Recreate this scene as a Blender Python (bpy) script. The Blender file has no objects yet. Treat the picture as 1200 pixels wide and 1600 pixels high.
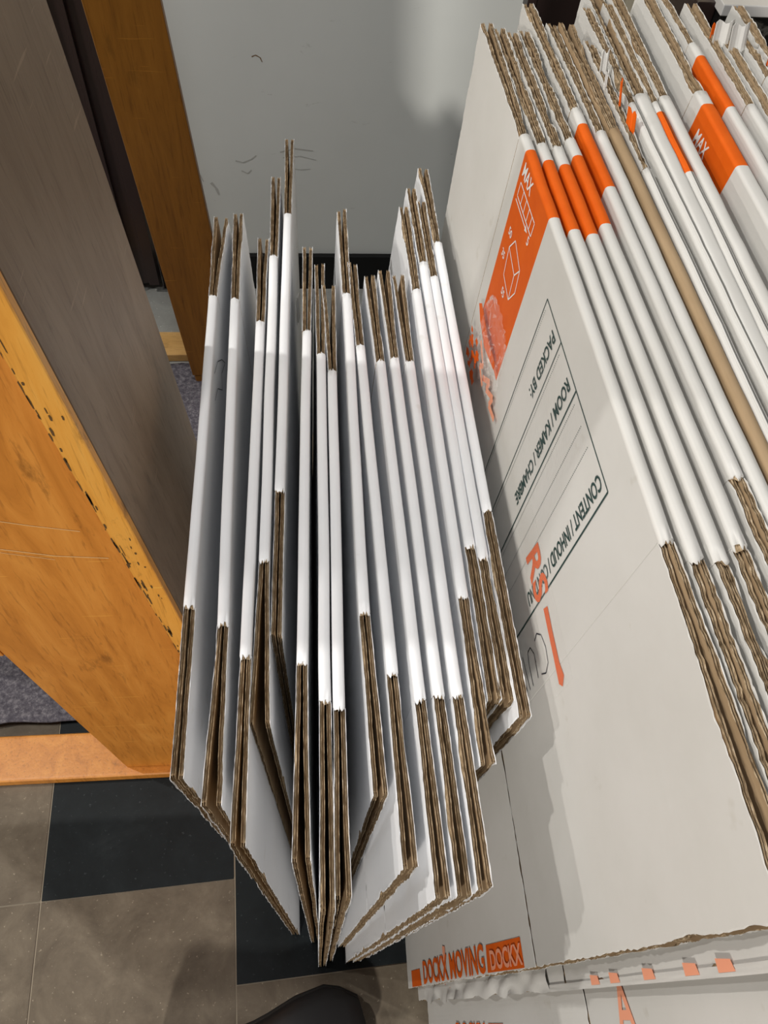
import bpy, math, random
from mathutils import Matrix, Vector, noise
random.seed(7)
SC = bpy.context.scene
COL = SC.collection

# ---------------------------------------------------------------- camera
cam_d = bpy.data.cameras.new('camera'); cam = bpy.data.objects.new('camera', cam_d); COL.objects.link(cam)
H = 1.25
FPX = 1203.0
def _v(px, py): return Vector((px-600.0, -(py-800.0), -FPX))
_dn = _v(515, 1580).normalized(); _up = -_dn
_y = _v(455, -1072); _y = (_y - _up*_y.dot(_up)).normalized(); _x = _y.cross(_up)
ROT = Matrix((_x, _y, _up))                 # camera axes to the room's axes
cam.matrix_world = Matrix.Translation((0, 0, H)) @ ROT.to_4x4()
cam_d.sensor_fit = 'VERTICAL'; cam_d.sensor_height = 36.0; cam_d.lens = FPX/1600.0*36.0
cam_d.clip_start = 0.01
SC.camera = cam

# ---------------------------------------------------------------- light and exposure
SC.view_settings.view_transform = 'Standard'; SC.view_settings.look = 'None'
SC.view_settings.exposure = 0.0; SC.view_settings.gamma = 1.0; SC.view_settings.use_curve_mapping = False
W = bpy.data.worlds.new('room_light'); SC.world = W; W.use_nodes = True
W.node_tree.nodes['Background'].inputs[0].default_value = (0.9, 0.95, 1.0, 1)
W.node_tree.nodes['Background'].inputs[1].default_value = 0.075
def lamp(name, loc, target, size, power, color):
    l = bpy.data.lights.new(name, 'AREA'); l.shape = 'DISK'; l.size = size; l.energy = power; l.color = color
    o = bpy.data.objects.new(name, l); COL.objects.link(o); o.location = loc
    o.rotation_euler = (Vector(target)-Vector(loc)).to_track_quat('-Z', 'Y').to_euler()
    return o
lamp('lamp_left', (-1.85, 0.42, 1.80), (0.15, 0.1, 0.68), 0.05, 9, (1.0, 0.97, 0.93))
lamp('ceiling_lamp_back', (-1.25, 0.70, 2.35), (0.1, 0.2, 0.6), 0.05, 18, (1.0, 0.97, 0.92))
lamp('ceiling_lamp_front', (-1.2, -3.0, 2.1), (0.0, 0.4, 0.5), 0.25, 92, (1.0, 0.95, 0.88))
lamp('ceiling_lamp_overhead', (-0.1, 0.35, 2.5), (0.0, 0.4, 0.5), 0.3, 10, (0.97, 0.98, 1.0))

# ---------------------------------------------------------------- materials
def mat(name, col, rough=0.6, build=None, spec=0.3):
    m = bpy.data.materials.new(name); m.use_nodes = True
    nt = m.node_tree; b = nt.nodes['Principled BSDF']
    b.inputs['Base Color'].default_value = (*col, 1); b.inputs['Roughness'].default_value = rough
    b.inputs['Specular IOR Level'].default_value = spec
    if build: build(nt, b)
    return m
def N(nt, t, **k):
    n = nt.nodes.new(t)
    for a, v in k.items():
        if hasattr(n, a): setattr(n, a, v)
        else: n.inputs[a.replace('_', ' ')].default_value = v
    return n
def coords(nt, scale=(1, 1, 1), rot=(0, 0, 0)):
    tc = N(nt, 'ShaderNodeTexCoord'); mp = N(nt, 'ShaderNodeMapping')
    mp.inputs['Scale'].default_value = scale; mp.inputs['Rotation'].default_value = rot
    nt.links.new(tc.outputs['Object'], mp.inputs['Vector']); return mp.outputs[0]
def noise_ramp(nt, vec, scale, stops, detail=4, rough=0.6, dist=0.0):
    n = N(nt, 'ShaderNodeTexNoise'); n.inputs['Scale'].default_value = scale; n.inputs['Detail'].default_value = detail
    n.inputs['Roughness'].default_value = rough; n.inputs['Distortion'].default_value = dist
    nt.links.new(vec, n.inputs['Vector'])
    r = N(nt, 'ShaderNodeValToRGB'); e = r.color_ramp.elements
    while len(e) < len(stops): e.new(0.5)
    for i, (p, c) in enumerate(stops): e[i].position = p; e[i].color = (*c, 1)
    nt.links.new(n.outputs['Fac'], r.inputs[0]); return r.outputs[0], n.outputs['Fac']
def mixc(nt, a, b, fac, mode='MIX'):
    m = N(nt, 'ShaderNodeMix', data_type='RGBA', blend_type=mode)
    if isinstance(fac, (int, float)): m.inputs[0].default_value = fac
    else: nt.links.new(fac, m.inputs[0])
    for s, k in ((a, 6), (b, 7)):
        if isinstance(s, tuple): m.inputs[k].default_value = (*s, 1)
        else: nt.links.new(s, m.inputs[k])
    return m.outputs[2]
def bump(nt, b, h, strength, dist=0.002):
    n = N(nt, 'ShaderNodeBump'); n.inputs['Strength'].default_value = strength; n.inputs['Distance'].default_value = dist
    nt.links.new(h, n.inputs['Height']); nt.links.new(n.outputs[0], b.inputs['Normal'])

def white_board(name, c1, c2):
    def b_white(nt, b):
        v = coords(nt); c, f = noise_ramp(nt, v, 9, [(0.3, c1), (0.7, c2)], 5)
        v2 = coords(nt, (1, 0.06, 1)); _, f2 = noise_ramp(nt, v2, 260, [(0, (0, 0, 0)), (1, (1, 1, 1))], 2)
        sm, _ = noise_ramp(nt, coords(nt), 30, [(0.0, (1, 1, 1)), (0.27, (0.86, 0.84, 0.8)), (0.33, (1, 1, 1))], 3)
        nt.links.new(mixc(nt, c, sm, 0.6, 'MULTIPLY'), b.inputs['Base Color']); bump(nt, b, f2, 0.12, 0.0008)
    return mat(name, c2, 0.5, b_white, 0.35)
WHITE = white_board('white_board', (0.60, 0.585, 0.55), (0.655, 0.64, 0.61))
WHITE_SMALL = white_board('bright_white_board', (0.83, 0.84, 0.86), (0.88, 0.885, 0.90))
def b_kraft(nt, b):
    v = coords(nt, (1, 0.15, 1)); c, f = noise_ramp(nt, v, 60, [(0.3, (0.30, 0.205, 0.115)), (0.7, (0.42, 0.30, 0.18))], 4)
    nt.links.new(c, b.inputs['Base Color']); bump(nt, b, f, 0.2, 0.001)
KRAFT = mat('kraft_liner', (0.4, 0.29, 0.17), 0.75, b_kraft, 0.15)
def b_edge(nt, b):
    v = coords(nt, (2.4, 0.35, 0.9)); c, f = noise_ramp(nt, v, 420, [(0.28, (0.14, 0.095, 0.052)), (0.5, (0.33, 0.24, 0.145)), (0.66, (0.50, 0.39, 0.26)), (0.76, (0.80, 0.73, 0.62))], 3, 0.7)
    nt.links.new(c, b.inputs['Base Color']); bump(nt, b, f, 0.6, 0.002)
EDGE = mat('corrugated_edge', (0.4, 0.28, 0.16), 0.85, b_edge, 0.1)
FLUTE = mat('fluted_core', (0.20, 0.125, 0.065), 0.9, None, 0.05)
def b_or(nt, b):
    c, f = noise_ramp(nt, coords(nt), 40, [(0.3, (0.66, 0.098, 0.004)), (0.7, (0.72, 0.12, 0.007))], 3)
    nt.links.new(c, b.inputs['Base Color'])
ORANGE = mat('orange_print', (0.7, 0.11, 0.006), 0.6, b_or, 0.15)
FADED = mat('faded_orange_print', (0.86, 0.36, 0.22), 0.5)
INK = mat('dark_green_ink', (0.015, 0.045, 0.04), 0.5)
MARKER = mat('black_marker', (0.02, 0.02, 0.03), 0.5)
WINK = mat('white_print', (0.82, 0.8, 0.77), 0.5)
def b_tape(nt, b):
    b.inputs['Transmission Weight'].default_value = 0.0
    b.inputs['Alpha'].default_value = 0.10
TAPE = mat('clear_tape', (0.9, 0.89, 0.86), 0.12, b_tape, 0.8)
def wood(name, c1, c2, c3, rot=(0, 0, 0), scl=(14, 14, 1.2), rough=0.35, wear=0.0):
    def bld(nt, b):
        v = coords(nt, scl, rot)
        c, f = noise_ramp(nt, v, 3.0, [(0.25, c1), (0.5, c2), (0.75, c3)], 8, 0.65, 1.2)
        v2 = coords(nt, (scl[0]*5, scl[1]*5, scl[2]*3), rot)
        g, f2 = noise_ramp(nt, v2, 6.0, [(0.32, (0.55, 0.5, 0.45)), (0.45, (1, 1, 1))], 4, 0.6)
        col = mixc(nt, c, g, 0.55, 'MULTIPLY')
        if wear:
            w, f3 = noise_ramp(nt, coords(nt, (1, 1, .35)), 26, [(0.60, (0, 0, 0)), (0.70, (1, 1, 1))], 6, 0.7)
            col = mixc(nt, col, tuple(x*0.18 for x in c1), N_mul(nt, w, wear))
            s, _ = noise_ramp(nt, coords(nt, (3, 3, 60), (0.2, 0.1, 0)), 3.5, [(0.70, (0, 0, 0)), (0.72, (1, 1, 1))], 2)
            col = mixc(nt, col, tuple(min(1, x*1.7) for x in c3), N_mul(nt, s, 0.35))
        nt.links.new(col, b.inputs['Base Color']); bump(nt, b, f2, 0.15, 0.001)
    return mat(name, c2, rough, bld, 0.4)
def N_mul(nt, sock, k):
    m = N(nt, 'ShaderNodeMath', operation='MULTIPLY'); nt.links.new(sock, m.inputs[0]); m.inputs[1].default_value = k; return m.outputs[0]
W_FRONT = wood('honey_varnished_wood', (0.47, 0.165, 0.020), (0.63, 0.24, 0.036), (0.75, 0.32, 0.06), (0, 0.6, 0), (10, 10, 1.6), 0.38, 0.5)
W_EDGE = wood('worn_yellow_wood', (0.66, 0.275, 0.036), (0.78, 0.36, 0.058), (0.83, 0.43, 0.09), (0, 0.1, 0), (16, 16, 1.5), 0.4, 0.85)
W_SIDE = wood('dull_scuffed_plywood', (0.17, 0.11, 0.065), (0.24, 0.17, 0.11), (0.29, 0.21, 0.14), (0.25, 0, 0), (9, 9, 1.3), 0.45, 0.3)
W_DARK = wood('dark_varnished_wood', (0.17, 0.065, 0.008), (0.25, 0.10, 0.012), (0.31, 0.13, 0.018), (0.1, 0, 0), (10, 10, 1.0), 0.4, 0.25)
W_RAIL = wood('light_wood', (0.42, 0.23, 0.07), (0.55, 0.32, 0.11), (0.62, 0.38, 0.15), (0, 0, 0), (1.5, 14, 14), 0.4, 0.2)
def b_wall(nt, b):
    c, f = noise_ramp(nt, coords(nt), 2.5, [(0.3, (0.66, 0.68, 0.65)), (0.7, (0.73, 0.75, 0.72))], 4)
    m, _ = noise_ramp(nt, coords(nt, (3, 1, 9)), 5.5, [(0.66, (1, 1, 1)), (0.74, (0.42, 0.41, 0.38))], 6, 0.7, 0.6)
    nt.links.new(mixc(nt, c, m, 0.55, 'MULTIPLY'), b.inputs['Base Color']); bump(nt, b, f, 0.1, 0.002)
WALL = mat('greyish_white_paint', (0.55, 0.55, 0.53), 0.45, b_wall, 0.4)
CREAM = mat('cream_paint', (0.78, 0.70, 0.52), 0.6)
FRAME = mat('dark_brown_metal', (0.035, 0.02, 0.018), 0.35, None, 0.5)
BLACK = mat('black_skirting', (0.004, 0.004, 0.004), 0.5)
def tile_mat(name, c1, c2, c3):
    def bld(nt, b):
        c, f = noise_ramp(nt, coords(nt), 14, [(0.25, c1), (0.55, c2), (0.8, c3)], 8, 0.7, 0.4)
        s, _ = noise_ramp(nt, coords(nt), 190, [(0.66, (0, 0, 0)), (0.74, (1, 1, 1))], 2)
        nt.links.new(mixc(nt, c, tuple(min(1, x*1.9+0.02) for x in c3), N_mul(nt, s, 0.5)), b.inputs['Base Color'])
        bump(nt, b, f, 0.15, 0.002)
    return mat(name, c2, 0.62, bld, 0.22)
T_LIGHT = tile_mat('grey_brown_tile', (0.09, 0.07, 0.05), (0.165, 0.135, 0.098), (0.25, 0.21, 0.155))
T_DARK = tile_mat('blackish_tile', (0.005, 0.007, 0.008), (0.010, 0.014, 0.016), (0.022, 0.028, 0.031))
GROUT = mat('tile_joint', (0.33, 0.28, 0.21), 0.8)
T_CONC = tile_mat('grey_screed', (0.22, 0.22, 0.20), (0.30, 0.30, 0.28), (0.36, 0.36, 0.33))
def b_felt(nt, b):
    c, f = noise_ramp(nt, coords(nt), 130, [(0.3, (0.05, 0.045, 0.06)), (0.5, (0.13, 0.12, 0.14)), (0.7, (0.33, 0.31, 0.33))], 6, 0.8)
    nt.links.new(c, b.inputs['Base Color']); bump(nt, b, f, 0.9, 0.004)
FELT = mat('mottled_grey_felt', (0.15, 0.14, 0.16), 0.95, b_felt, 0.05)
def b_marble(nt, b):
    n = N(nt, 'ShaderNodeTexNoise'); n.inputs['Scale'].default_value = 16; n.inputs['Detail'].default_value = 5; n.inputs['Distortion'].default_value = 1.4
    nt.links.new(coords(nt), n.inputs['Vector'])
    r = N(nt, 'ShaderNodeValToRGB'); e = r.color_ramp.elements
    e[0].position = 0.50; e[0].color = (0.012, 0.012, 0.012, 1); e[1].position = 0.565; e[1].color = (0.17, 0.16, 0.14, 1)
    k = e.new(0.63); k.color = (0.012, 0.012, 0.011, 1)
    nt.links.new(n.outputs['Fac'], r.inputs[0]); nt.links.new(r.outputs[0], b.inputs['Base Color'])
MARBLE = mat('black_marbled_laminate', (0.03, 0.03, 0.03), 0.25, b_marble, 0.5)
SHOE = mat('black_shoe_fabric', (0.008, 0.008, 0.009), 0.5, None, 0.4)
SOLE = mat('black_rubber', (0.012, 0.012, 0.012), 0.7)
SHOE2 = mat('dark_olive_rubber', (0.03, 0.035, 0.025), 0.6)

# ---------------------------------------------------------------- mesh helpers
class MB:
    def __init__(s): s.v = []; s.f = []; s.m = []; s.mats = []; s.smooth = []
    def mi(s, m):
        if m not in s.mats: s.mats.append(m)
        return s.mats.index(m)
    def add(s, p): s.v.append(tuple(p)); return len(s.v)-1
    def face(s, idx, m, sm=False): s.f.append(tuple(idx)); s.m.append(s.mi(m)); s.smooth.append(sm)
    def box(s, lo, hi, m, bev=0.0, xf=None):
        x0, y0, z0 = lo; x1, y1, z1 = hi
        import bmesh
        bm = bmesh.new(); bmesh.ops.create_cube(bm, size=1)
        for v in bm.verts:
            v.co = Vector(((x0+x1)/2+v.co.x*(x1-x0), (y0+y1)/2+v.co.y*(y1-y0), (z0+z1)/2+v.co.z*(z1-z0)))
        if bev: bmesh.ops.bevel(bm, geom=list(bm.edges), offset=bev, segments=3, affect='EDGES', profile=0.7)
        if xf:
            for v in bm.verts: v.co = Vector(xf(v.co))
        s.bm(bm, m)
    def bm(s, bm, m, sm=False):
        o = len(s.v); bm.verts.ensure_lookup_table(); bm.verts.index_update()
        for v in bm.verts: s.v.append(tuple(v.co))
        for f in bm.faces: s.f.append(tuple(o+v.index for v in f.verts)); s.m.append(s.mi(m)); s.smooth.append(sm)
        bm.free()
    def build(s, name, parent=None, origin=None):
        org = Vector(origin) if origin is not None else (Vector(parent['_o']) if parent is not None and '_o' in parent else Vector((0, 0, 0)))
        me = bpy.data.meshes.new(name)
        me.from_pydata([tuple(Vector(v)-org) for v in s.v], [], s.f)
        for m in s.mats: me.materials.append(m)
        me.polygons.foreach_set('material_index', s.m); me.polygons.foreach_set('use_smooth', s.smooth)
        me.update()
        o = bpy.data.objects.new(name, me); COL.objects.link(o)
        if parent is not None: o.parent = parent
        else: o.location = org
        return o
def tag(o, label=None, cat=None, group=None, kind=None):
    if label: o['label'] = label
    if cat: o['category'] = cat
    if group: o['group'] = group
    if kind: o['kind'] = kind
    return o
def thing(name, loc, label, cat, group=None):
    o = bpy.data.objects.new(name, None); o.empty_display_size = 0.05; COL.objects.link(o); o.location = loc
    o['_o'] = tuple(loc)
    return tag(o, label, cat, group)
def jit(a): return random.uniform(-a, a)

# ---------------------------------------------------------------- the room
# floor: laid tiles of uneven size, one mesh
TX, TY = -0.0434, 0.9991
def rowpt(a, b):                      # tile axes are turned three degrees from the wall
    ang = math.radians(3.0); c, s_ = math.cos(ang), math.sin(ang)
    return (c*a - s_*b, s_*a + c*b)
fl = MB()
def floor_poly(a0, b0, a1, b1, m, z=0.0):
    P = [rowpt(a, b) for a, b in ((a0, b0), (a1, b0), (a1, b1), (a0, b1))]
    fl.face([fl.add((x, y, z)) for x, y in P], m)
g = 0.0011
floor_poly(-3, -3, 4, 3.2, GROUT, -0.0012)
# columns in tile axes (a along the row, b away): boundaries found from the joints in view
aB0, aC0 = -0.398, -0.125
T = 0.273
def col(a0, a1, breaks, first_dark):
    d = first_dark
    for i in range(len(breaks)-1):
        floor_poly(a0+g, breaks[i]+g*0.6, a1-g, breaks[i+1]-g*0.6, T_DARK if d else T_LIGHT)
        d = not d
b1 = 0.1785
col(aB0, aC0, [b1-4*T, b1-3*T, b1-2*T, b1-T-0.001, b1, b1+T, b1+2*T, b1+3*T], True)
b2 = 0.0445
col(aC0, aC0+T, [b2-3*T, b2-2*T, b2-T, b2, b2+T, b2+2*T, b2+3*T], False)
for k in range(1, 9): col(aC0+k*T, aC0+(k+1)*T, [b2-3*T, b2-2*T, b2-T, b2, b2+T, b2+2*T, b2+3*T], k % 2 == 1)
for k in range(0, 8):
    for j in range(-5, 5): floor_poly(aB0-(k+1)*T+g, b1+j*T+g, aB0-k*T-g, b1+(j+1)*T-g, T_LIGHT)
floor_poly(-3, 1.0, 4, 3.2, T_CONC, 0.0006)
tag(fl.build('floor'), kind='structure')

w = MB(); w.box((-0.349, 1.45, 0.0), (0.374, 1.50, 2.6), WALL)
SMUDGE = mat('scuff_mark', (0.50, 0.50, 0.47), 0.7); RUST = mat('rusty_mark', (0.20, 0.12, 0.05), 0.7)
def scuff(pts, wd, m_):
    for (a, b) in zip(pts[:-1], pts[1:]):
        dx, dz = b[0]-a[0], b[1]-a[1]; L_0 = math.hypot(dx, dz); nx_, nz_ = -dz/L_0*wd/2, dx/L_0*wd/2
        w.face([w.add((p[0], 1.4496, p[1])) for p in ((a[0]+nx_, a[1]+nz_), (b[0]+nx_*.6, b[1]+nz_*.6), (b[0]-nx_*.6, b[1]-nz_*.6), (a[0]-nx_, a[1]-nz_))], m_)
scuff([(-.101, .521), (-.094, .524), (-.086, .520), (-.083, .512)], .002, RUST)
scuff([(-.150, .318), (-.135, .314), (-.118, .322), (-.108, .330)], .003, SMUDGE)
scuff([(-.140, .296), (-.128, .290), (-.120, .298)], .003, SMUDGE)
scuff([(-.060, .338), (-.030, .346), (.006, .342)], .003, SMUDGE)
scuff([(-.055, .326), (-.02, .330), (.012, .322)], .002, SMUDGE)
scuff([(-.05, .304), (-.02, .300), (.0, .302)], .002, SMUDGE)
scuff([(-.205, .268), (-.196, .255), (-.192, .240)], .006, SMUDGE)
scuff([(-.225, .285), (-.220, .270)], .003, SMUDGE)
tag(w.build('wall_back'), kind='structure')
w = MB(); w.box((0.47, 1.47, 0.0), (2.6, 1.52, 2.6), CREAM); tag(w.build('wall_right'), kind='structure')
w = MB(); w.box((-2.2, 1.47, 0.0), (-0.53, 1.52, 2.6), CREAM); tag(w.build('wall_left'), kind='structure')
w = MB(); w.box((-0.345, 1.438, 0.0), (0.372, 1.45, 0.093), BLACK, 0.001); tag(w.build('baseboard_back'), kind='structure')
def frame_trim(name, x0, x1, z0, rib):
    w = MB(); w.box((x0, 1.43, z0), (x1, 1.53, 2.6), FRAME, 0.002)
    for r in rib: w.box((r[0], 1.418, z0+0.005), (r[1], 1.431, 2.6), FRAME, 0.0015)
    tag(w.build(name), kind='structure')
frame_trim('trim_1', -0.545, -0.349, 0.022, [(-0.405, -0.398), (-0.372, -0.349), (-0.47, -0.43)])
frame_trim('trim_2', 0.374, 0.47, 0.02, [(0.374, 0.39)])

# felt and threshold behind the furniture
f = MB(); nx, ny = 24, 60
for i in range(nx+1):
    for j in range(ny+1):
        x = -0.62+0.50*i/nx; y = 0.415+0.78*j/ny
        f.add((x+jit(.002), y+jit(.002), 0.006+0.003*noise.noise(Vector((x*9, y*9, 0)))+ (0.012*max(0, 1-(y-0.415)/0.12) * (0.5+0.5*math.sin(x*9)))))
for i in range(nx):
    for j in range(ny):
        a = i*(ny+1)+j; f.face((a, a+ny+1, a+ny+2, a+1), FELT, True)
rim = []
felt = f.build('felt_mat', origin=(-0.37, 0.8, 0))
sol = felt.modifiers.new('thickness', 'SOLIDIFY'); sol.thickness = 0.005
tag(felt, 'mottled grey felt mat on the floor under and behind the wooden cabinet', 'mat')
t = MB(); t.box((-0.60, 1.205, 0.001), (-0.16, 1.275, 0.022), W_RAIL, 0.004)
tag(t.build('wooden_threshold', origin=(-0.38, 1.24, 0.001)), 'light wooden floor strip lying below the dark metal door frame', 'floor strip')

# wooden cabinet at the left, leaning a little to the left
cab = thing('wooden_cabinet', (-0.22, 0.44, 0), 'honey coloured scuffed wooden cabinet standing left of the flattened boxes', 'cabinet')
def lean(p, k=0.0650): return (p[0]-k*p[2], p[1], p[2])
m = MB(); m.box((-0.300, 0.335, 0.024), (-0.1125, 0.352, 1.08), W_FRONT, 0.001, lean); SCR = mat('pale_scratch', (0.80, 0.50, 0.22), 0.6); CHIP = mat('dark_chip', (0.12, 0.065, 0.022), 0.8)
def scr(pts, wd, m_, yy=0.3346):
    for (a, b) in zip(pts[:-1], pts[1:]):
        dx, dz = b[0]-a[0], b[1]-a[1]; L_0 = math.hypot(dx, dz); nx_, nz_ = -dz/L_0*wd/2, dx/L_0*wd/2
        m.face([m.add((p[0], yy, p[1])) for p in ((a[0]+nx_, a[1]+nz_), (b[0]+nx_, b[1]+nz_), (b[0]-nx_, b[1]-nz_), (a[0]-nx_, a[1]-nz_))], m_)
scr([(-.262, .735), (-.225, .722), (-.190, .712)], .0010, SCR); scr([(-.262, .688), (-.22, .674), (-.178, .668)], .0012, SCR); scr([(-.262, .682), (-.222, .668)], .0008, SCR)
m.build('front_panel', cab)
m = MB(); m.box((-0.1185, 0.326, 0.024), (-0.0985, 0.3345, 1.082), W_EDGE, 0.002, lean)
random.seed(11)
for k_ in range(90):
    zc = random.uniform(.42, .98)**1.0; xc = -.1185-.065*zc+abs(random.gauss(0, .0022)) if k_ % 4 else -.1085-.065*zc+jit(.007)
    hh = random.uniform(.001, .009 if k_ % 4 else .003); ww_ = random.uniform(.0003, .0010)
    q_ = [(xc-ww_, zc-hh), (xc+ww_*.3, zc-hh*1.2), (xc+ww_, zc), (xc+ww_*.6, zc+hh), (xc-ww_*.8, zc+hh*.8)]
    m.face([m.add((min(max(a_-.065*(b_-zc), -.1183-.065*b_), -.0990-.065*b_), 0.3257, b_)) for a_, b_ in q_], CHIP)
tag(m.build('front_edge_strip', cab), 'worn yellow edge strip with dark chips')
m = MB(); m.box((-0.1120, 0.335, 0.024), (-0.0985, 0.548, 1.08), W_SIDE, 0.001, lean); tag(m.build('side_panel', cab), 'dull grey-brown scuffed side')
m = MB(); m.box((-0.62, 0.322, 0.0), (-0.205, 0.392, 0.023), W_FRONT, 0.005); m.build('base_rail', cab)
m = MB(); m.box((-0.205, 0.328, 0.0), (-0.100, 0.545, 0.0235), W_SIDE, 0.002); m.build('plinth', cab)
m = MB(); m.box((-0.62, 0.334, 0.47), (-0.3005, 0.352, 1.08), W_FRONT, 0.001, lean); m.build('top_panel', cab)
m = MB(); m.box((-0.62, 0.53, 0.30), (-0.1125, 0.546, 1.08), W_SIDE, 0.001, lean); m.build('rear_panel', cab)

bd = thing('wooden_board', (-0.22, 1.155, 0), 'dark varnished wooden board standing upright in shade behind the cabinet', 'board')
def lean2(p): return (p[0]-0.056*p[2], p[1], p[2])
m = MB(); m.box((-0.2555, 1.142, 0.0245), (-0.152, 1.156, 1.5), W_DARK, 0.002, lean2); m.build('panel', bd)
m = MB(); m.box((-0.2535, 1.143, 0.0), (-0.154, 1.155, 0.024), W_DARK, 0.008, lean2); m.build('foot', bd)

# black marbled unit at the far right
mu = thing('marbled_counter', (1.0, 1.38, 0), 'black marbled counter with a pale top at the far right behind the boxes', 'counter')
m = MB(); m.box((0.66, 1.30, 0.0), (1.5, 1.455, 0.682), MARBLE, 0.004); m.build('front_body', mu)
m = MB(); m.box((0.655, 1.29, 0.683), (1.51, 1.46, 0.70), WINK, 0.003); tag(m.build('countertop', mu), 'pale top slab')
m = MB(); m.box((0.625, 1.32, 0.0), (0.659, 1.455, 0.69), FRAME, 0.002); m.build('side_post', mu)

# shoe at the bottom edge
def shoe(name, cx, yb, L, Wd, label, mt, ang=0.0):
    r = thing(name, (cx, yb, 0), label, 'shoe')
    def loft(z_of, prof, m, nm, n=20, rings=14):
        q = MB(); idx = []
        for k in range(rings+1):
            s_ = k/rings; row = []
            for i in range(n):
                a = 2*math.pi*i/n
                hw, top, bot = prof(s_)
                x = math.copysign(abs(math.cos(a))**0.7, math.cos(a))*hw
                z = bot+(top-bot)*(0.5+0.5*math.copysign(abs(math.sin(a))**0.8, math.sin(a)))
                y = -s_*L
                X = cx+x*math.cos(ang)-y*math.sin(ang); Y = yb+x*math.sin(ang)+y*math.cos(ang)
                row.append(q.add((X, Y, z)))
            idx.append(row)
        for k in range(rings):
            for i in range(n): q.face((idx[k][i], idx[k][(i+1) % n], idx[k+1][(i+1) % n], idx[k+1][i]), m, True)
        q.face(idx[0][::-1], m); q.face(idx[-1], m)
        return q.build(nm, r)
    def up(s_):
        hw = Wd/2*min(1, (0.25+s_*6)**0.5 if s_ < .125 else 1)*(1-0.18*math.sin(math.pi*min(1, max(0, (s_-.3)/.5))))
        return hw, 0.035+0.03*min(1, s_*3)+0.03*max(0, s_-.4)*2, 0.016
    def so(s_):
        hw, _, _ = up(s_); return hw+0.004, 0.0185, 0.0005
    loft(None, so, SOLE, 'sole'); loft(None, up, mt, 'upper')
    q = MB()
    for k in range(5):
        yy = -0.09-0.022*k
        P = [(-0.018, yy, 0.066+0.003*k), (0.018, yy-0.006, 0.066+0.003*k)]
        a, b = [Vector(p) for p in P]
        for s_ in range(6):
            t0 = a.lerp(b, s_/6); t1 = a.lerp(b, (s_+1)/6)
            lo = (min(t0.x, t1.x)+cx, t1.y-0.002+yb, t0.z); hi = (max(t0.x, t1.x)+cx, t1.y+0.003+yb, t0.z+0.003)
            q.box(lo, hi, SOLE, 0.001)
    q.build('laces', r)
shoe('shoe', 0.046, -0.012, 0.28, 0.105, 'black shoe at the bottom edge on the grey-brown tile, toe pointing right', SHOE, -1.30)
shoe('shoe', -0.512, -0.016, 0.27, 0.105, 'dark olive shoe toe in the lower left corner of the floor', SHOE2, 0.0)

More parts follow.
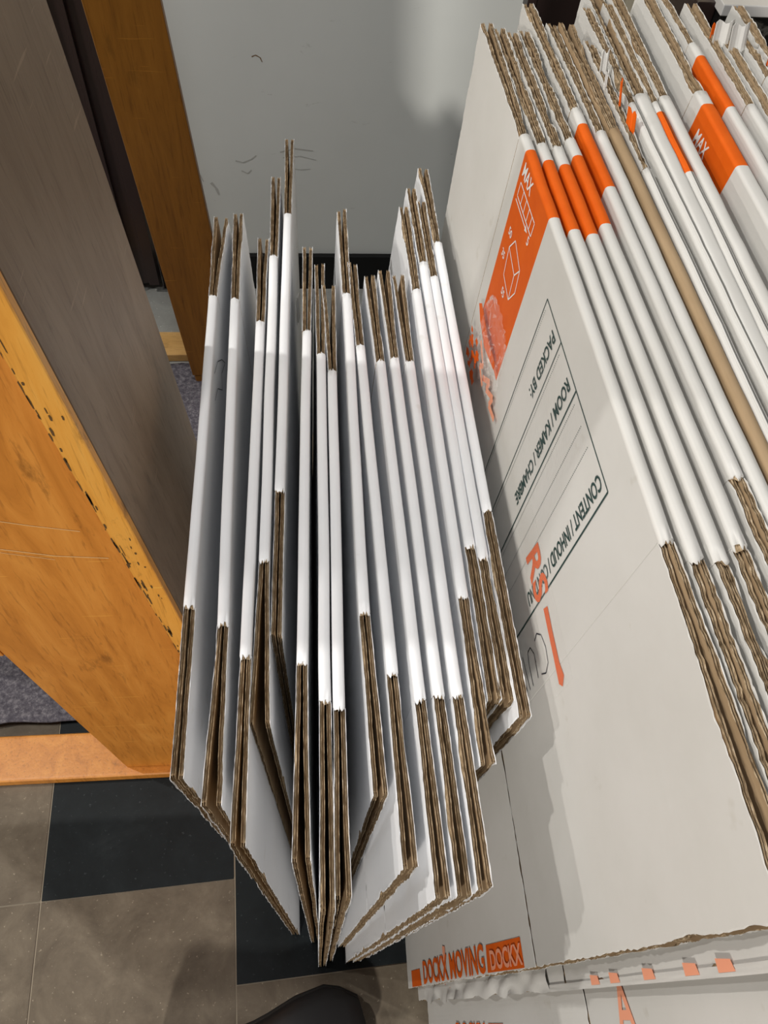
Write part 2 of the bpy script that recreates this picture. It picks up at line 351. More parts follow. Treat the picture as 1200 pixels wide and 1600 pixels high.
# ---------------------------------------------------------------- flattened boxes
TH = 0.0036
def lin(a, b, t): return a+(b-a)*t
class FlatBox:
    """a folded-flat carton standing on its side; u runs away from the camera's end (0 = near fold end), v is height"""
    def __init__(s, name, label, S, E, h, xb, Wp, near, far, mid_dx=0.0, band=None, gap=0.0008, nspl=(0.001, 0.001), fspl=(0.001, 0.001),
                 group=None, kraft=False, nshift=0.0, fshift=0.0, bow=0.0, planar=False, rag=1.0, layers=(1, 1), cat='cardboard box', gy=0.0, ndrop=0.0, fdrop=0.0):
        s.S, s.E, s.h, s.xb, s.Wp = S, E, h, xb, Wp
        s.y0 = E[1]; s.y1 = S[1]; s.near = near; s.far = far; s.mid = h-Wp; s.mid_dx = mid_dx; s.gap = gap; s.bow = bow
        s.nspl, s.fspl, s.nshift, s.fshift, s.rag = nspl, fspl, nshift, fshift, rag
        s.half = TH+gap; s.planar = planar; s.band = band; s.kraft = kraft
        s.seed = random.uniform(0, 100)
        cat_big = name.startswith('large')
        s.root = thing(name, (xb, (s.y0+s.y1)/2, 0), label, cat, group)
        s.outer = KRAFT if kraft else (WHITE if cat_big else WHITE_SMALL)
        s.body()
        for sd in (-1, 1):
            if not layers[0 if sd < 0 else 1]: continue
            m1 = s.mid if sd < 0 else s.Wp
            for end in (0, 1):
                tops = (ndrop if end == 0 else fdrop)
                s.flap(sd, end, m1+0.002, h-0.0015-random.uniform(0, 0.003)-tops)
                s.flap(sd, end, 0.0005, m1-0.002)
    def c(s, y, v):          # centre plane x at (y, v)
        xt = lin(s.E[0], s.S[0], (y-s.y0)/(s.y1-s.y0))
        if s.mid_dx is None: x = lin(s.xb, xt, v/s.h)
        else:
            xm = lin(s.xb, xt, s.mid/s.h)+s.mid_dx
            x = lin(s.xb, xm, v/s.mid) if v < s.mid else lin(xm, xt, (v-s.mid)/(s.h-s.mid))
        if s.bow: x += s.bow*math.sin(math.pi*v/s.h)
        return x
    def P(s, y, v, w):
        wob = 0 if s.planar else 0.0006*noise.noise(Vector((y*9, v*5, s.seed)))
        return (s.c(y, v)+w+wob, y, v)
    def body(s):
        b = MB(); h, hf = s.h, s.half; r = 0.0028
        vs = [0.0005, s.h*.15, s.h*.3, s.mid*.8, s.mid, lin(s.mid, s.h, .3), lin(s.mid, s.h, .6), s.h-0.03, s.h-0.012]
        vs = sorted(vs)
        if s.band: vs = sorted(vs+[s.band[2]]) if s.band[2] > 0 else vs
        outer = [(-hf, v) for v in vs]
        for k in range(5):
            a = math.pi*(1-k/8.0); outer.append((-hf+r+r*math.cos(a), h-r+r*math.sin(a)))
        outer += [(-0.0012, h+0.0002), (0.0012, h+0.0002)]
        for k in range(5):
            a = math.pi*(0.5-k/8.0); outer.append((hf-r+r*math.cos(a), h-r+r*math.sin(a)))
        outer += [(hf, v) for v in vs[::-1]]
        hi = max(hf-TH, 0.0004); inner = [(-hi, v) for v in vs]+[(-hi*.5, h-TH), (hi*.5, h-TH)]+[(hi, v) for v in vs[::-1]]
        n = 34; ys = [lin(s.y0, s.y1, i/n) for i in range(n+1)]
        if s.band: ys = sorted(ys+[s.band[0], s.band[1]])
        ys = [ys[0], ys[0]+0.0015]+ys[1:-1]+[ys[-1]-0.0015, ys[-1]]
        ys = sorted(ys)
        O = []; I = []
        for k, y in enumerate(ys):
            sink = 0.0009 if k in (0, len(ys)-1) else 0.0
            ridge = 0.0005*noise.noise(Vector((y*30, s.seed, 0)))+0.0004*noise.noise(Vector((y*110, s.seed, 3)))
            ro = []
            for (w_, v) in outer:
                ww = w_-math.copysign(sink, w_) if abs(w_) > .001 else w_
                zz = v+(ridge-sink*1.5 if v > h-r*1.2 else 0)
                yy = y+(jit(0.0018)*s.rag if k in (0, len(ys)-1) and v > h-0.012 else 0)
                p = s.P(y, min(zz, h+.001), ww); ro.append(b.add((p[0], yy, p[2])))
            O.append(ro); I.append([b.add(s.P(y, v, w_)) for (w_, v) in inner])
        no = len(outer)
        for k in range(len(ys)-1):
            ym = (ys[k]+ys[k+1])/2
            for i in range(no-1):
                vm = (outer[i][1]+outer[i+1][1])/2; m_ = s.outer
                if s.band and s.band[0] < ym < s.band[1] and vm > s.band[2] and (s.band[3] or i < no/2+3): m_ = ORANGE
                b.face((O[k][i], O[k+1][i], O[k+1][i+1], O[k][i+1]), m_, True if vm > h-r*1.5 else False)
            for i in range(len(inner)-1):
                b.face((I[k][i], I[k][i+1], I[k+1][i+1], I[k+1][i]), KRAFT)
            b.face((O[k][0], I[k][0], I[k+1][0], O[k+1][0]), EDGE); b.face((O[k][-1], O[k+1][-1], I[k+1][-1], I[k][-1]), EDGE)
        # end caps: left side strip, the fold, right side strip
        nv = len(vs)
        for k, sgn in ((0, 1), (len(ys)-1, -1)):
            def cap(o, i_):
                q = o+i_[::-1]; b.face(q if sgn > 0 else q[::-1], EDGE)
            for i in range(nv-1): cap([O[k][i], O[k][i+1]], [I[k][i], I[k][i+1]])
            L = list(range(nv-1, no-nv+1)); cap([O[k][i] for i in L], [I[k][i] for i in range(nv-1, nv+3)])
            for i in range(nv-1):
                a = no-nv+i; c_ = nv+2+i
                cap([O[k][a], O[k][a+1]], [I[k][c_], I[k][c_+1]])
        b.build('folded_panels', s.root)
    def flap(s, sd, end, v0, v1):
        b = MB(); L = s.near if end == 0 else s.far; dirn = -1 if end == 0 else 1; yb = s.y0 if end == 0 else s.y1
        L -= random.uniform(0, 0.0012)
        spl = (s.nspl if end == 0 else s.fspl)[0 if sd < 0 else 1]; sh = s.nshift if end == 0 else s.fshift
        wav = random.uniform(0, 50); gapk = -0.0006
        def W_(u): q = max(u, 0)/L; return sd*(s.half-TH/2)+sd*spl*q**1.3+sh*q
        def wavef(u, v): return 0.0 if s.planar and sd < 0 else 0.0005*noise.noise(Vector((u*25, v*12, wav)))
        def P(u, v, t):   # t in 0..1 across thickness, 0 = outer face
            w_ = W_(u)+wavef(u, v)*min(1, u/0.02)+sd*TH*(0.5-t)
            y = yb+dirn*u; return (s.c(min(max(y, s.y0-.4), s.y1+.4), max(v, 0))+w_, y, max(v, 0.0003))
        nu = max(8, int(L/0.0042)); us = [gapk+(L-gapk)*i/nu for i in range(nu+1)]
        brk = [v0]+[v for v in (s.mid,) if v0+.01 < v < v1-.01]
        k = 4; seg = [v0+(v1-v0)*i/k for i in range(1, k)]
        vl = sorted(set(brk+[v for v in seg if all(abs(v-q) > .01 for q in brk)]+[v1]))
        # perimeter points: bottom edge, tip edge, top edge
        per = [(u, v0, 0, -1) for u in us[:-1]]
        tipv = []
        for i in range(len(vl)-1):
            m_ = max(3, int((vl[i+1]-vl[i])/0.0045))
            for j in range(m_): tipv.append((L, lin(vl[i], vl[i+1], j/m_), 1, 0, j == 0))
        tipv.append((L, v1, 1, 0, True))
        per += [(a, bb, c_, d) for a, bb, c_, d, _ in tipv[:]]
        per += [(u, v1, 0, 1) for u in us[:-1][::-1]]
        prof = [(0.0, 0.15, 1), (0.07, 0.5, 1), (0.13, 0.0, 1), (0.16, -1.5, 0), (0.44, -1.3, 0), (0.47, -0.1, 1), (0.54, -0.1, 1), (0.57, -1.4, 0), (0.84, -1.5, 0), (0.87, 0.0, 1), (1.0, 0.1, 1)]
        R = []
        big = noise.noise(Vector((wav, 1, 2)))
        for (u, v, du, dv) in per:
            row = []
            soft = 0.0006*noise.noise(Vector((u*40+wav, v*40, 1)))*s.rag
            tear = max(0, noise.noise(Vector((u*22+wav, v*22, 7)))-0.28)*0.006*s.rag
            jl = [jit(0.00055)*s.rag for _ in range(4)]
            for q, (t, o_, lnr) in enumerate(prof):
                off = o_*0.001*(0.75+0.25*s.rag)+soft+(jl[q % 4] if lnr else jit(0.0003))
                if q <= 2: off -= tear
                if u <= gapk+1e-6: off = 0 if du else min(off, 0)
                ny_ = 0
                pt = P(u+du*off, v+dv*off, t); row.append(b.add(pt))
            R.append(row)
        flip = (sd*dirn) > 0
        def F(idx, m_, sm=False): b.face(idx[::-1] if flip else idx, m_, sm)
        for i in range(len(per)-1):
            for q in range(len(prof)-1):
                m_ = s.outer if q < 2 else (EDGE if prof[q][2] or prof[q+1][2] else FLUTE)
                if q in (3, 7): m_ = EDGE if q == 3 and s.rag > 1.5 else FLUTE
                F([R[i][q], R[i+1][q], R[i+1][q+1], R[i][q+1]], m_)
        # big faces
        nb = len(us)-1; nt_ = len(tipv)
        for side, t, m_ in ((0, 0.0, s.outer), (len(prof)-1, 1.0, KRAFT)):
            grid = {}
            def gp(i, j):
                if i < nb and j == 0: return R[i][side]
                if i < nb and j == len(vl)-1: return R[len(per)-1-i][side]
                if (i, j) not in grid: grid[(i, j)] = b.add(P(us[i], vl[j], t))
                return grid[(i, j)]
            for j in range(len(vl)-1):
                for i in range(nb-1):
                    q = [gp(i, j), gp(i, j+1), gp(i+1, j+1), gp(i+1, j)]
                    F(q if side == 0 else q[::-1], m_)
                # tip column
                ti = [k2 for k2 in range(nt_) if vl[j]-1e-9 <= tipv[k2][1] <= vl[j+1]+1e-9]
                q = [gp(nb-1, j), gp(nb-1, j+1)]+[R[nb+k2][side] for k2 in ti[::-1]]
                F(q if side == 0 else q[::-1], m_)
        # crease side
        i0, i1 = R[0], R[-1]
        F([i1[0], i0[0]]+[i0[-1], i1[-1]], m_=EDGE)
        b.build('flap', s.root)

GS = 'small flattened boxes standing in a row'
D71 = 0.71; WS = 0.254
small = [  # S(x,y) far fold end, E(x,y) near fold end, near flap, far flap, label, extras
 ('b1', (-.101, .613), (-.100, .266), .128, .127, 'leftmost small flattened box, far flap split open beside the dark board', dict(nspl=(.0, .0), fspl=(.001, .006), nshift=.0, mark=1)),
 ('b2', (-.079, .608), (-.074, .251), .131, .140, 'second small flattened box from the left, near flap gaping with a torn brown edge', dict(nspl=(.003, .002), nshift=-.003)),
 ('b3', (-.053, .576), (-.056, .224), .130, .129, 'third small flattened box from the left, closed near flap', dict(nspl=(.001, .001), fspl=(.002, .001))),
 ('b4', (-.041, .674), (-.044, .305), .132, .141, 'small flattened box whose near flaps spread into a dark V', dict(nspl=(.0035, .0035), fspl=(.001, .001))),
 ('b5', (-.0265, .745), (-.032, .373), .132, .148, 'small flattened box reaching farthest towards the grey wall, set back from its row', dict(nspl=(.0, .0))),
 ('b6', (-.0075, .563), (-.0145, .217), .135, .127, 'small flattened box right of the wide dark gap, its near flap frayed', dict(nspl=(.001, .003))),
 ('b7', (.006, .532), (.002, .187), .135, .132, 'small flattened box left of the one with the lowest far fold end', dict()),
 ('b8', (.0165, .510), (.012, .182), .123, .120, 'small flattened box whose folded edge starts nearest the camera, far flaps parted', dict(fspl=(.005, .0005))),
 ('b9', (.034, .616), (.034, .256), .135, .140, 'small flattened box in mid row showing a broad white face below its set-back near corner', dict(nshift=.004)),
 ('b10', (.0445, .543), (.052, .206), .131, .122, 'small flattened box just right of the mid-row box with the broad white face', dict(nshift=.0)),
 ('b11', (.063, .522), (.071, .185), .129, .125, 'leftmost of the three small flattened boxes whose near fold ends line up', dict(fspl=(.002, .001))),
 ('b12', (.077, .526), (.085, .187), .131, .127, 'middle of the three small flattened boxes whose near fold ends line up', dict(fspl=(.001, .003))),
 ('b13', (.0915, .521), (.099, .187), .128, .127, 'rightmost of the three small flattened boxes whose near fold ends line up', dict(fspl=(.001, .003))),
 ('b14', (.107, .623), (.1125, .267), .130, .140, 'set-back small flattened box with a tall white left face towards the grey wall', dict(nspl=(.001, .001))),
 ('b15', (.118, .666), (.124, .313), .130, .131, 'set-back small flattened box second in the group of four beside the big printed box', dict()),
 ('b16', (.1275, .643), (.1335, .302), .119, .130, 'set-back small flattened box third in the group of four beside the big one', dict(ndrop=.0)),
 ('b17', (.137, .698), (.143, .347), .177, .139, 'small flattened box leaning directly against the big printed box', dict(fspl=(.003, .001))),
]
xbs = [-.0640, -.0545, -.0450, -.0360, -.0268, -.0180, -.0090, .0, .0092, .0190, .0290, .0385, .0480, .0580, .0675, .0770, .0865]
SB = {}
for (key, S, E, nr, fr, lab, kw), xb in zip(small, xbs):
    kw = dict(kw); kw.pop('mark', None)
    SB[key] = FlatBox('flattened_box', lab, S, E, D71, xb, WS, nr, fr, mid_dx=None, group=GS, rag=1.7, **kw)

GB = 'large flattened boxes standing in a row'
WL = 0.366
def big(S, E, lab, near=.183, far=.183, xb=None, **kw):
    if xb is None: xb = 0.115+(S[0]-0.173)*0.93
    h = kw.pop('h', 0.9)
    return FlatBox('large_flattened_box', lab, S, E, h, xb, WL*h/0.9, near, far, mid_dx=kw.pop('mid_dx', 0.018), group=GB, **kw)
def band(S, zlo=0.5, both=False, a=-.110, b=-.025): return (S[1]+a, S[1]+b, zlo, both)
R1 = big((.1745, .589), (.1895, .203), 'leftmost large flattened box, with the printed PACKED BY form on its face', near=.184, far=.186,
         xb=.115, planar=True, band=(.480, .565, 0.725, True), mid_dx=0.010, fspl=(.0, .004), nspl=(.0012, .004), rag=1.4)
BG = {}
BG[2] = big((.187, .577), (.203, .191), 'large flattened box directly behind the printed one, orange band across its fold', near=.187, far=.19, band=band((0, .577), .6, True), rag=1.8, fspl=(.001, .002))
BG[3] = big((.199, .572), (.2165, .188), 'second large flattened box behind the printed one, orange band on its fold', near=.232, far=.187, band=band((0, .572), .6, True), rag=1.8)
BG[4] = big((.2115, .584), (.230, .198), 'third large flattened box behind the printed one, orange band and crumpled far flaps', near=.2, far=.18, band=band((0, .584), .6, True), rag=2.0)
BG[5] = big((.225, .629), (.243, .244), 'large flattened box with the highest of the four adjoining orange bands', near=.183, far=.189, band=band((0, .629), .6, True), rag=1.6)
BG[6] = big((.240, .596), (.256, .21), 'plain large flattened box beside the bare brown cardboard, without a band', near=.183, far=.182, rag=1.3)
BG[7] = big((.252, .600), (.268, .21), 'large flattened box with bare brown cardboard along its fold', near=.183, far=.178, kraft=True, rag=1.3, fspl=(.001, .004))
BG[8] = big((.266, .545), (.277, .17), 'narrow large flattened box with torn orange tape on its far flap', near=.18, far=.20, gap=.0002, rag=1.8, fspl=(.0, .004))
BG[9] = big((.2775, .640), (.288, .26), 'large flattened box with a wavy torn brown edge beside the narrow one', near=.18, far=.17, gap=.0002, kraft=False, rag=2.0)
BG[10] = big((.289, .654), (.2930, .27), 'large flattened box with plain white fold just left of the thin orange stripe', near=.18, far=.2, rag=1.4, fspl=(.001, .005), gap=.0022)
BG[11] = big((.2990, .642), (.3025, .26), 'large flattened box with a thin orange stripe on its fold', near=.18, far=.18, gap=.0002, band=band((0, .650), .6, True))
BG[12] = big((.3095, .652), (.3140, .27), 'large flattened box with a plain white fold right of the thin orange stripe', near=.18, far=.19, fspl=(.0, .003), gap=.0012)
BG[13] = big((.345, .661), (.351, .28), 'large flattened box at the right with MAX on its wide orange band', near=.18, far=.19, band=band((0, .661), .72, True, -.112, -.022), fspl=(.0, .003), gap=.0022, mid_dx=.0)
BG[14] = big((.3625, .745), (.370, .36), 'large flattened box with an orange band close to the marbled counter', near=.18, far=.15, band=band((0, .745), .6, True), fspl=(.0, .002))
BG[15] = big((.385, .642), (.388, .26), 'large flattened box with a white tape tab at its far tip', near=.18, far=.185, fspl=(.001, .003))
BG[16] = big((.401, .600), (.404, .22), 'large flattened box with a folded white paper flag at its far tip', near=.18, far=.18, fspl=(.0, .001))
BG[17] = big((.4195, .690), (.422, .31), 'large flattened box with crumpled far end at the right border of the photo', near=.18, far=.09, rag=2.0)
BG[18] = big((.436, .700), (.438, .32), 'rightmost large flattened box, with a small orange spot at its tip', near=.18, far=.13, rag=1.5)

# ---- things on box faces: sheets that follow the board
def on_face(bx, y, v, off=0.00025, side=-1):
    hf = bx.half; return Vector((bx.c(y, v)+side*(hf+off), y, v))
def in_face_flap(bx, y): return y < bx.y0 or y > bx.y1
def sheet(bx, name, polys, m, off=0.0003, thick=0.0, label=None, side=-1):
    """polys: lists of (y, v) outlines laid on the face"""
    b = MB()
    for poly in polys:
        ids = [b.add(on_face(bx, y, v, off, side)) for y, v in poly]
        b.face(ids, m)
    o = b.build(name, bx.root)
    if label: o['label'] = label
    return o
def line(a, b, w):
    a = Vector(a); b = Vector(b); d = (b-a).normalized(); n = Vector((-d.y, d.x))*w/2
    return [tuple(a+n), tuple(b+n), tuple(b-n), tuple(a-n)]
def text_polys(txt, size, bold=0.0, shear=0.0, sx=1.0):
    cu = bpy.data.curves.new('lettering', 'FONT'); cu.body = txt; cu.size = size; cu.offset = bold; cu.shear = shear; cu.resolution_u = 3
    o = bpy.data.objects.new('lettering', cu); COL.objects.link(o)
    dg = bpy.context.evaluated_depsgraph_get(); me = bpy.data.meshes.new_from_object(o.evaluated_get(dg))
    P = [(v.co.x*sx, v.co.y) for v in me.vertices]; F_ = [tuple(p.vertices) for p in me.polygons]
    bpy.data.objects.remove(o); bpy.data.curves.remove(cu); bpy.data.meshes.remove(me)
    return P, F_
def lettering(bx, name, txt, size, y, v, direction, m, bold=0.0, shear=0.0, off=0.0004, length=None, label=None, side=-1, fn=None):
    """direction 'down': reads towards the floor, tops to the camera; 'near': reads towards the camera, tops up"""
    P, F_ = text_polys(txt, size, bold, shear)
    if length:
        mx = max(p[0] for p in P); k = length/mx; P = [(p[0]*k, p[1]) for p in P]
    b = MB()
    for (a, c_) in P:
        if direction == 'down': yy, vv = y-c_, v-a
        elif direction == 'up': yy, vv = y+c_, v+a
        else: yy, vv = y-a, v+c_
        b.add(fn(yy, vv) if fn else on_face(bx, yy, vv, off, side))
    for f_ in F_: b.face(f_, m)
    o = b.build(name, bx.root)
    if label: o['label'] = label
    return o
# printed form
V0, V1 = 0.862, 0.600
rows = [.436, .391, .345, .261]
L_ = [line((rows[0], V0), (rows[-1], V0), .0011)]+[line((y, V0), (y, V1), .0011 if i in (0, 1) else .0016) for i, y in enumerate(rows)]
sheet(R1, 'printed_form_lines', L_, INK, 0.0003)
dots = []
for y in (.4325, .3865, .3395, .3205, .3025):
    v = V0-0.008
    while v > V1+.004: dots.append([(y-.0004, v), (y+.0004, v), (y+.0004, v-.0008), (y-.0004, v-.0008)]); v -= 0.0021
sheet(R1, 'dotted_lines', dots, INK, 0.0003)
lettering(R1, 'printed_words', 'PACKED BY:', .0155, .4105, .856, 'down', INK, .0003, .0, length=.066)
lettering(R1, 'printed_words', 'ROOM / KAMER / CHAMBRE', .0155, .3635, .856, 'down', INK, .0003, .0, length=.148)
lettering(R1, 'printed_words', 'CONTENT / INHOUD / CONTENU', .0165, .279, .858, 'down', INK, .0003, .0, length=.172)
lettering(R1, 'printed_words', 'MAX', .0165, .5585, .8835, 'near', WINK, .0003, .1, length=.031)
# ladder, arrow and carton drawings on the band
lw = .0012
ld = [line((.555, .878), (.503, .878), lw), line((.555, .866), (.503, .866), lw), line((.5555, .878), (.5555, .866), lw), line((.5025, .878), (.5025, .866), lw)]
ld += [line((y, .878), (y, .866), lw) for y in (.543, .532, .521, .511)]
ld += [line((.557, .862), (.516, .862), lw), [(.519, .8645), (.512, .862), (.519, .8595)]]
cx_, cv_ = .520, .818
hexp = [(.541, .826), (.531, .840), (.503, .832), (.499, .812), (.509, .796), (.536, .801)]
ld += [line(hexp[i], hexp[(i+1) % 6], lw) for i in range(6)]+[line((.541, .826), (.512, .820), lw), line((.512, .820), (.503, .832), lw), line((.512, .820), (.509, .796), lw)]
sheet(R1, 'printed_pictogram', ld, WINK, 0.0004)
lettering(R1, 'printed_words', '5', .011, .508, .856, 'near', WINK, .0002)
lettering(R1, 'printed_words', '50', .010, .553, .832, 'near', WINK, .0002)
lettering(R1, 'printed_words', '35', .010, .556, .808, 'near', WINK, .0002)
lettering(R1, 'printed_words', '55', .010, .531, .786, 'near', WINK, .0002)
# hand writing and tape on the big face
def poly_stroke(pts, w):
    out = []
    for a, b in zip(pts[:-1], pts[1:]): out.append(line(a, b, w))
    return out
def arc(cy, cv, ry, rv, a0, a1, n=12): return [(cy+ry*math.cos(math.radians(lin(a0, a1, i/n))), cv+rv*math.sin(math.radians(lin(a0, a1, i/n)))) for i in range(n+1)]
cu = poly_stroke(arc(.224, .689, .016, .011, 150, -60+0, 14)[::1], .0009)
cu = poly_stroke([(.212, .680), (.209, .690), (.214, .699), (.226, .701), (.238, .697), (.243, .688), (.240, .680)], .0010)
cu += poly_stroke([(.212, .671), (.232, .673), (.240, .667), (.239, .659), (.230, .656), (.211, .656)], .0010)
cu += poly_stroke([(.211, .647), (.241, .644)], .0010)
cu += poly_stroke([(.213, .626), (.209, .633), (.214, .639), (.222, .636), (.228, .628), (.236, .625), (.241, .632), (.238, .638)], .0013)
sheet(R1, 'handwritten_word', cu, MARKER, 0.0004, label='thin black handwriting')
sheet(SB['b1'], 'handwritten_mark', poly_stroke([(.515, .700), (.540, .690), (.560, .672), (.572, .655), (.545, .668), (.530, .660), (.512, .682), (.490, .690)], .0009), MARKER, .0008, 'faint pen scribble', side=1)
bar = [(.252, .7145), (.250, .7235), (.230, .722), (.205, .7215), (.194, .7245), (.188, .7175), (.192, .7115), (.21, .7125), (.235, .7135)]
sheet(R1, 'orange_tape_stroke', [bar], ORANGE, 0.0005)
def tapestrip(bx, name, y0, y1, v0, v1, wr=0.0006, off=0.0012, label=None, slant=0.0):
    b = MB(); n1, n2 = 22, 10
    for i in range(n1+1):
        for j in range(n2+1):
            y = lin(y0, y1, i/n1); v = lin(v0, v1, j/n2)+slant*(i/n1)
            p = on_face(bx, y, v, off+wr*(1+noise.noise(Vector((y*60, v*80, 3)))))
            b.add(p)
    for i in range(n1):
        for j in range(n2):
            a = i*(n2+1)+j; b.face((a, a+1, a+n2+2, a+n2+1), TAPE, True)
    o = b.build(name, bx.root)
    if label: o['label'] = label
tapestrip(R1, 'clear_tape_strip', .335, .186, .696, .740, .0002, .0006, 'glossy clear packing tape')
lettering(R1, 'tape_letters', 'RS', .045, .307, .7025, 'near', ORANGE, .0010, .12, off=.0005, length=.048)
# crumpled tape lump at the end of the band
def crumple(bx, name, cy, cv, ry, rv, n=16, amp=.006, m=TAPE, base=.001, seed=0, side=-1):
    b = MB()
    for i in range(n+1):
        for j in range(n+1):
            a, c_ = 2*i/n-1, 2*j/n-1; rr = math.hypot(a, c_); k = 1/max(1, rr)
            y = cy+a*ry*k+jit(ry*.08); v = cv+c_*rv*k+jit(rv*.08)
            o_ = base+max(0, 1-rr*.8)*amp*(0.6+1.2*abs(noise.noise(Vector((a*2.4+seed, c_*2.4, seed)))))+abs(jit(amp*.25))
            b.add(on_face(bx, y, v, o_, side))
    for i in range(n):
        for j in range(n):
            q = i*(n+1)+j; b.face((q, q+1, q+n+2, q+n+1), m)
    return b.build(name, bx.root)
crumple(R1, 'crumpled_tape', .512, .735, .045, .045, 26, .006, seed=4)
random.seed(21)
bits = []
for k in range(26):
    y = .545+jit(.022); v = .694+jit(.020); a = random.uniform(0, 6)
    s_ = random.uniform(.003, .007); bits.append([(y+s_*math.cos(a+q), v+s_*math.sin(a+q)*.8) for q in (0, 1.3, 2.8, 4.4)])
sheet(R1, 'torn_orange_bits', bits, ORANGE, 0.006)
sheet(R1, 'torn_orange_bits', [[(.566, .741), (.558, .748), (.520, .742), (.486, .744), (.482, .737), (.52, .728), (.55, .733)]], ORANGE, 0.005)
sheet(R1, 'torn_orange_bits', poly_stroke([(.507, .700), (.486, .716), (.490, .702), (.468, .714), (.472, .700), (.450, .705)], .006), FADED, 0.003)
sheet(R1, 'torn_orange_bits', poly_stroke([(.535, .722), (.510, .712), (.520, .704), (.498, .698)], .005), FADED, 0.0045)
# second MAX box
B13 = BG[13]
lettering(B13, 'printed_words', 'MAX', .0165, B13.y1-.034, .874, 'near', WINK, .0003, .1, length=.031)
sheet(B13, 'printed_pictogram', [line((.626, .868), (.575, .868), .0013), line((.626, .868), (.626, .855), .0013), line((.612, .868), (.612, .857), .0013)], WINK, .0004)

# tape with lettering along the front edges of the lowest flaps of the printed box
def flap_face(bx, y, v, off=0.0009): 
    return Vector((bx.c(y, v)-(bx.half+off)-0.0004, y, v))
def flap_sheet(bx, name, polys, m, off=.001, label=None):
    b = MB()
    for poly in polys: b.face([b.add(flap_face(bx, y, v, off)) for y, v in poly], m)
    o = b.build(name, bx.root)
    if label: o['label'] = label
yf = R1.y0-R1.near
zs = lambda k: k
flap_sheet(R1, 'orange_tape_print', [[(yf+.001, .505), (yf+.024, .505), (yf+.025, .40), (yf+.002, .395)]], ORANGE, .001)
flap_sheet(R1, 'orange_tape_print', [[(yf+.001, .03), (yf+.020, .03), (yf+.020, .085), (yf+.001, .09)]], ORANGE, .001)
fnR = lambda y, v: flap_face(R1, y, v, .0014)
lettering(R1, 'tape_letters', 'DOCKX MOVING', .034, yf+.003, .105, 'up', ORANGE, .001, 0, length=.285, fn=fnR)
lettering(R1, 'tape_letters', 'DOCKX', .022, yf+.004, .41, 'up', FADED, .0006, 0, length=.095, fn=lambda y, v: flap_face(R1, y, v, .0018))
flap_sheet(R1, 'torn_tape_print', [line((.030, .225), (.055, .228), .012)], FADED, .0012)
flap_sheet(R1, 'torn_tape_print', [[(.088, .235), (.115, .250), (.115, .232)], [(.115, .250), (.115, .232), (.14, .228), (.14, .252)]], FADED, .0012)
# lower flaps of the next boxes with taped edges
R2, R3 = BG[2], BG[3]
for bx, txt, v0, ln in ((R2, 'DOCKX', .09, .10), (R2, 'MOVING', .27, .12), (R3, 'DOCKX', .14, .12)):
    y_ = bx.y0-bx.near
    lettering(bx, 'tape_letters', txt, .026, y_+.004, v0, 'up', ORANGE, .0008, 0, length=ln, fn=lambda y, v, q=bx: flap_face(q, y, v, .0016))
    flap_sheet(bx, 'orange_tape_print', [[(y_+.001, v0+ln+.01), (y_+.022, v0+ln+.01), (y_+.022, v0+ln+.06), (y_+.001, v0+ln+.06)]], ORANGE, .0012)
def crumple_edge(bx, name, v0, v1, w, m, seed, amp=.008, y_off=0.0):
    b = MB(); n1, n2 = 60, 8; y_ = bx.y0-bx.near+y_off
    for i in range(n1+1):
        v = lin(v0, v1, i/n1)
        for j in range(n2+1):
            q = j/n2; y = y_-.002+w*q
            o_ = .0015+amp*abs(noise.noise(Vector((v*26, q*1.6, seed))))*(1-q)**.5
            b.add(flap_face(bx, y-amp*.5*noise.noise(Vector((v*30, 2, seed))), v, o_))
    for i in range(n1):
        for j in range(n2):
            a = i*(n2+1)+j; b.face((a, a+1, a+n2+2, a+n2+1), m, True)
    o = b.build(name, bx.root); return o
tag(crumple_edge(R2, 'crumpled_tape', .05, .50, .030, WHITE, 5, .010), 'crumpled white tape along the edge')
tag(crumple_edge(R2, 'crumpled_tape', .46, .89, .005, WHITE, 8, .0006, -.0005), 'crumpled printed tape along the edge')
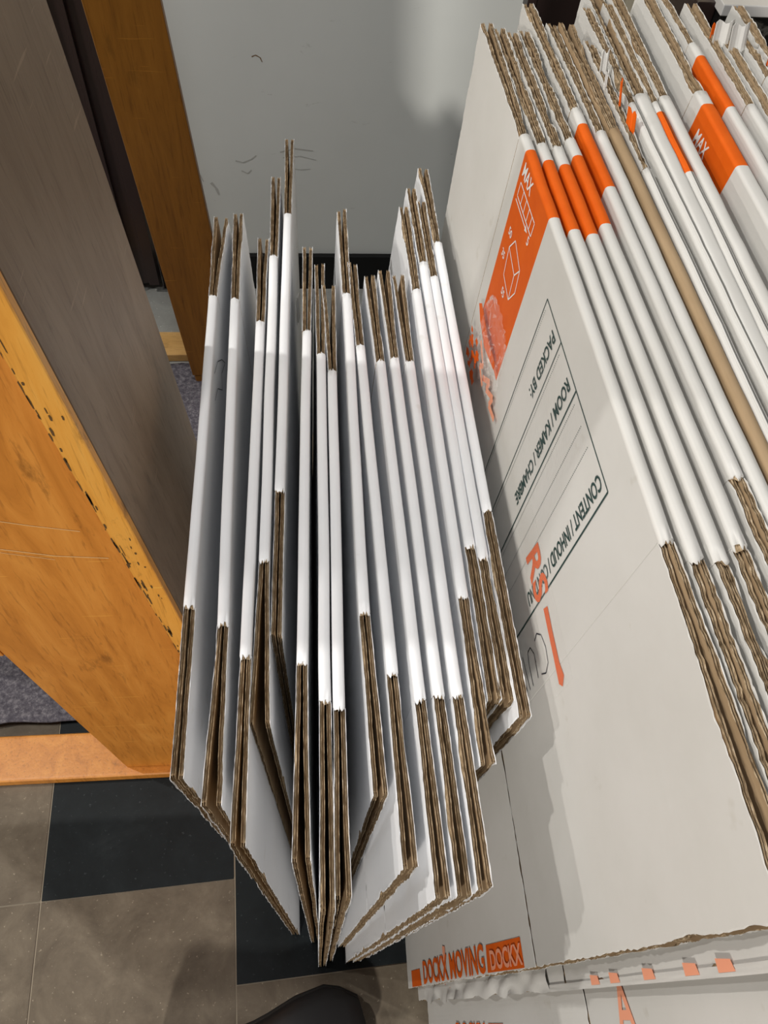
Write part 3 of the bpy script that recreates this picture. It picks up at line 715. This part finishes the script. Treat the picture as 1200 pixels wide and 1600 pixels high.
for v_ in (.60, .64, .70, .76, .80):   # printed bits on the taped edge
    flap_sheet(R2, 'torn_tape_print', [[(R2.y0-R2.near-.0005, v_), (R2.y0-R2.near+.006, v_), (R2.y0-R2.near+.005, v_+.016), (R2.y0-R2.near-.0005, v_+.018)]], FADED, .0020)
fr3 = R3.y0-R3.near
lettering(R3, 'tape_letters', 'A', .05, fr3+.016, .60, 'up', FADED, .0008, 0, fn=lambda y, v: flap_face(R3, y, v, .0012))

# small torn tape bits and flags on the far flaps
def flag(bx, name, y, v, w_, h_, m, fold=0.3, side=0, ang=0.0):
    b = MB(); x0 = bx.c(y, min(v, bx.h))
    n = 6
    for i in range(n+1):
        q = i/n
        for j in (0, 1):
            xx = x0+side+(q-.5)*w_*math.cos(ang); yy = y+(q-.5)*w_*math.sin(ang)+.002*math.sin(q*7)+j*fold*h_
            b.add((xx, yy, v+j*h_+.0015*math.sin(q*9)))
    for i in range(n): b.face((2*i, 2*i+2, 2*i+3, 2*i+1), m)
    o = b.build(name, bx.root); s_ = o.modifiers.new('t', 'SOLIDIFY'); s_.thickness = .0006; return o
flag(BG[8], 'torn_orange_tape', .640, .896, .010, .014, ORANGE, .8, .004, 1.2)
flag(BG[8], 'torn_orange_tape', .600, .892, .012, .016, ORANGE, .6, .003, 1.9)
flag(BG[8], 'torn_paper_flag', .690, .896, .010, .016, WHITE, .5, .002, .6)
flag(BG[8], 'torn_paper_flag', .665, .898, .010, .010, WHITE, .5, -.003, 1.1)
flag(BG[15], 'torn_orange_tape', .762, .896, .010, .010, ORANGE, .4, .006, .3)
flag(BG[15], 'torn_paper_flag', .752, .894, .020, .018, WHITE, .4, .010, .2)
flag(BG[16], 'torn_paper_flag', .740, .894, .020, .020, WHITE, .5, .006, .3)
flag(BG[18], 'torn_orange_tape', .725, .890, .010, .016, ORANGE, .2, -.003, 1.2)
flag(SB['b5'], 'torn_paper_flag', .690, .60, .012, .03, WHITE, .3, .009, 1.3)

for o in list(bpy.data.objects):
    if '_o' in o: del o['_o']
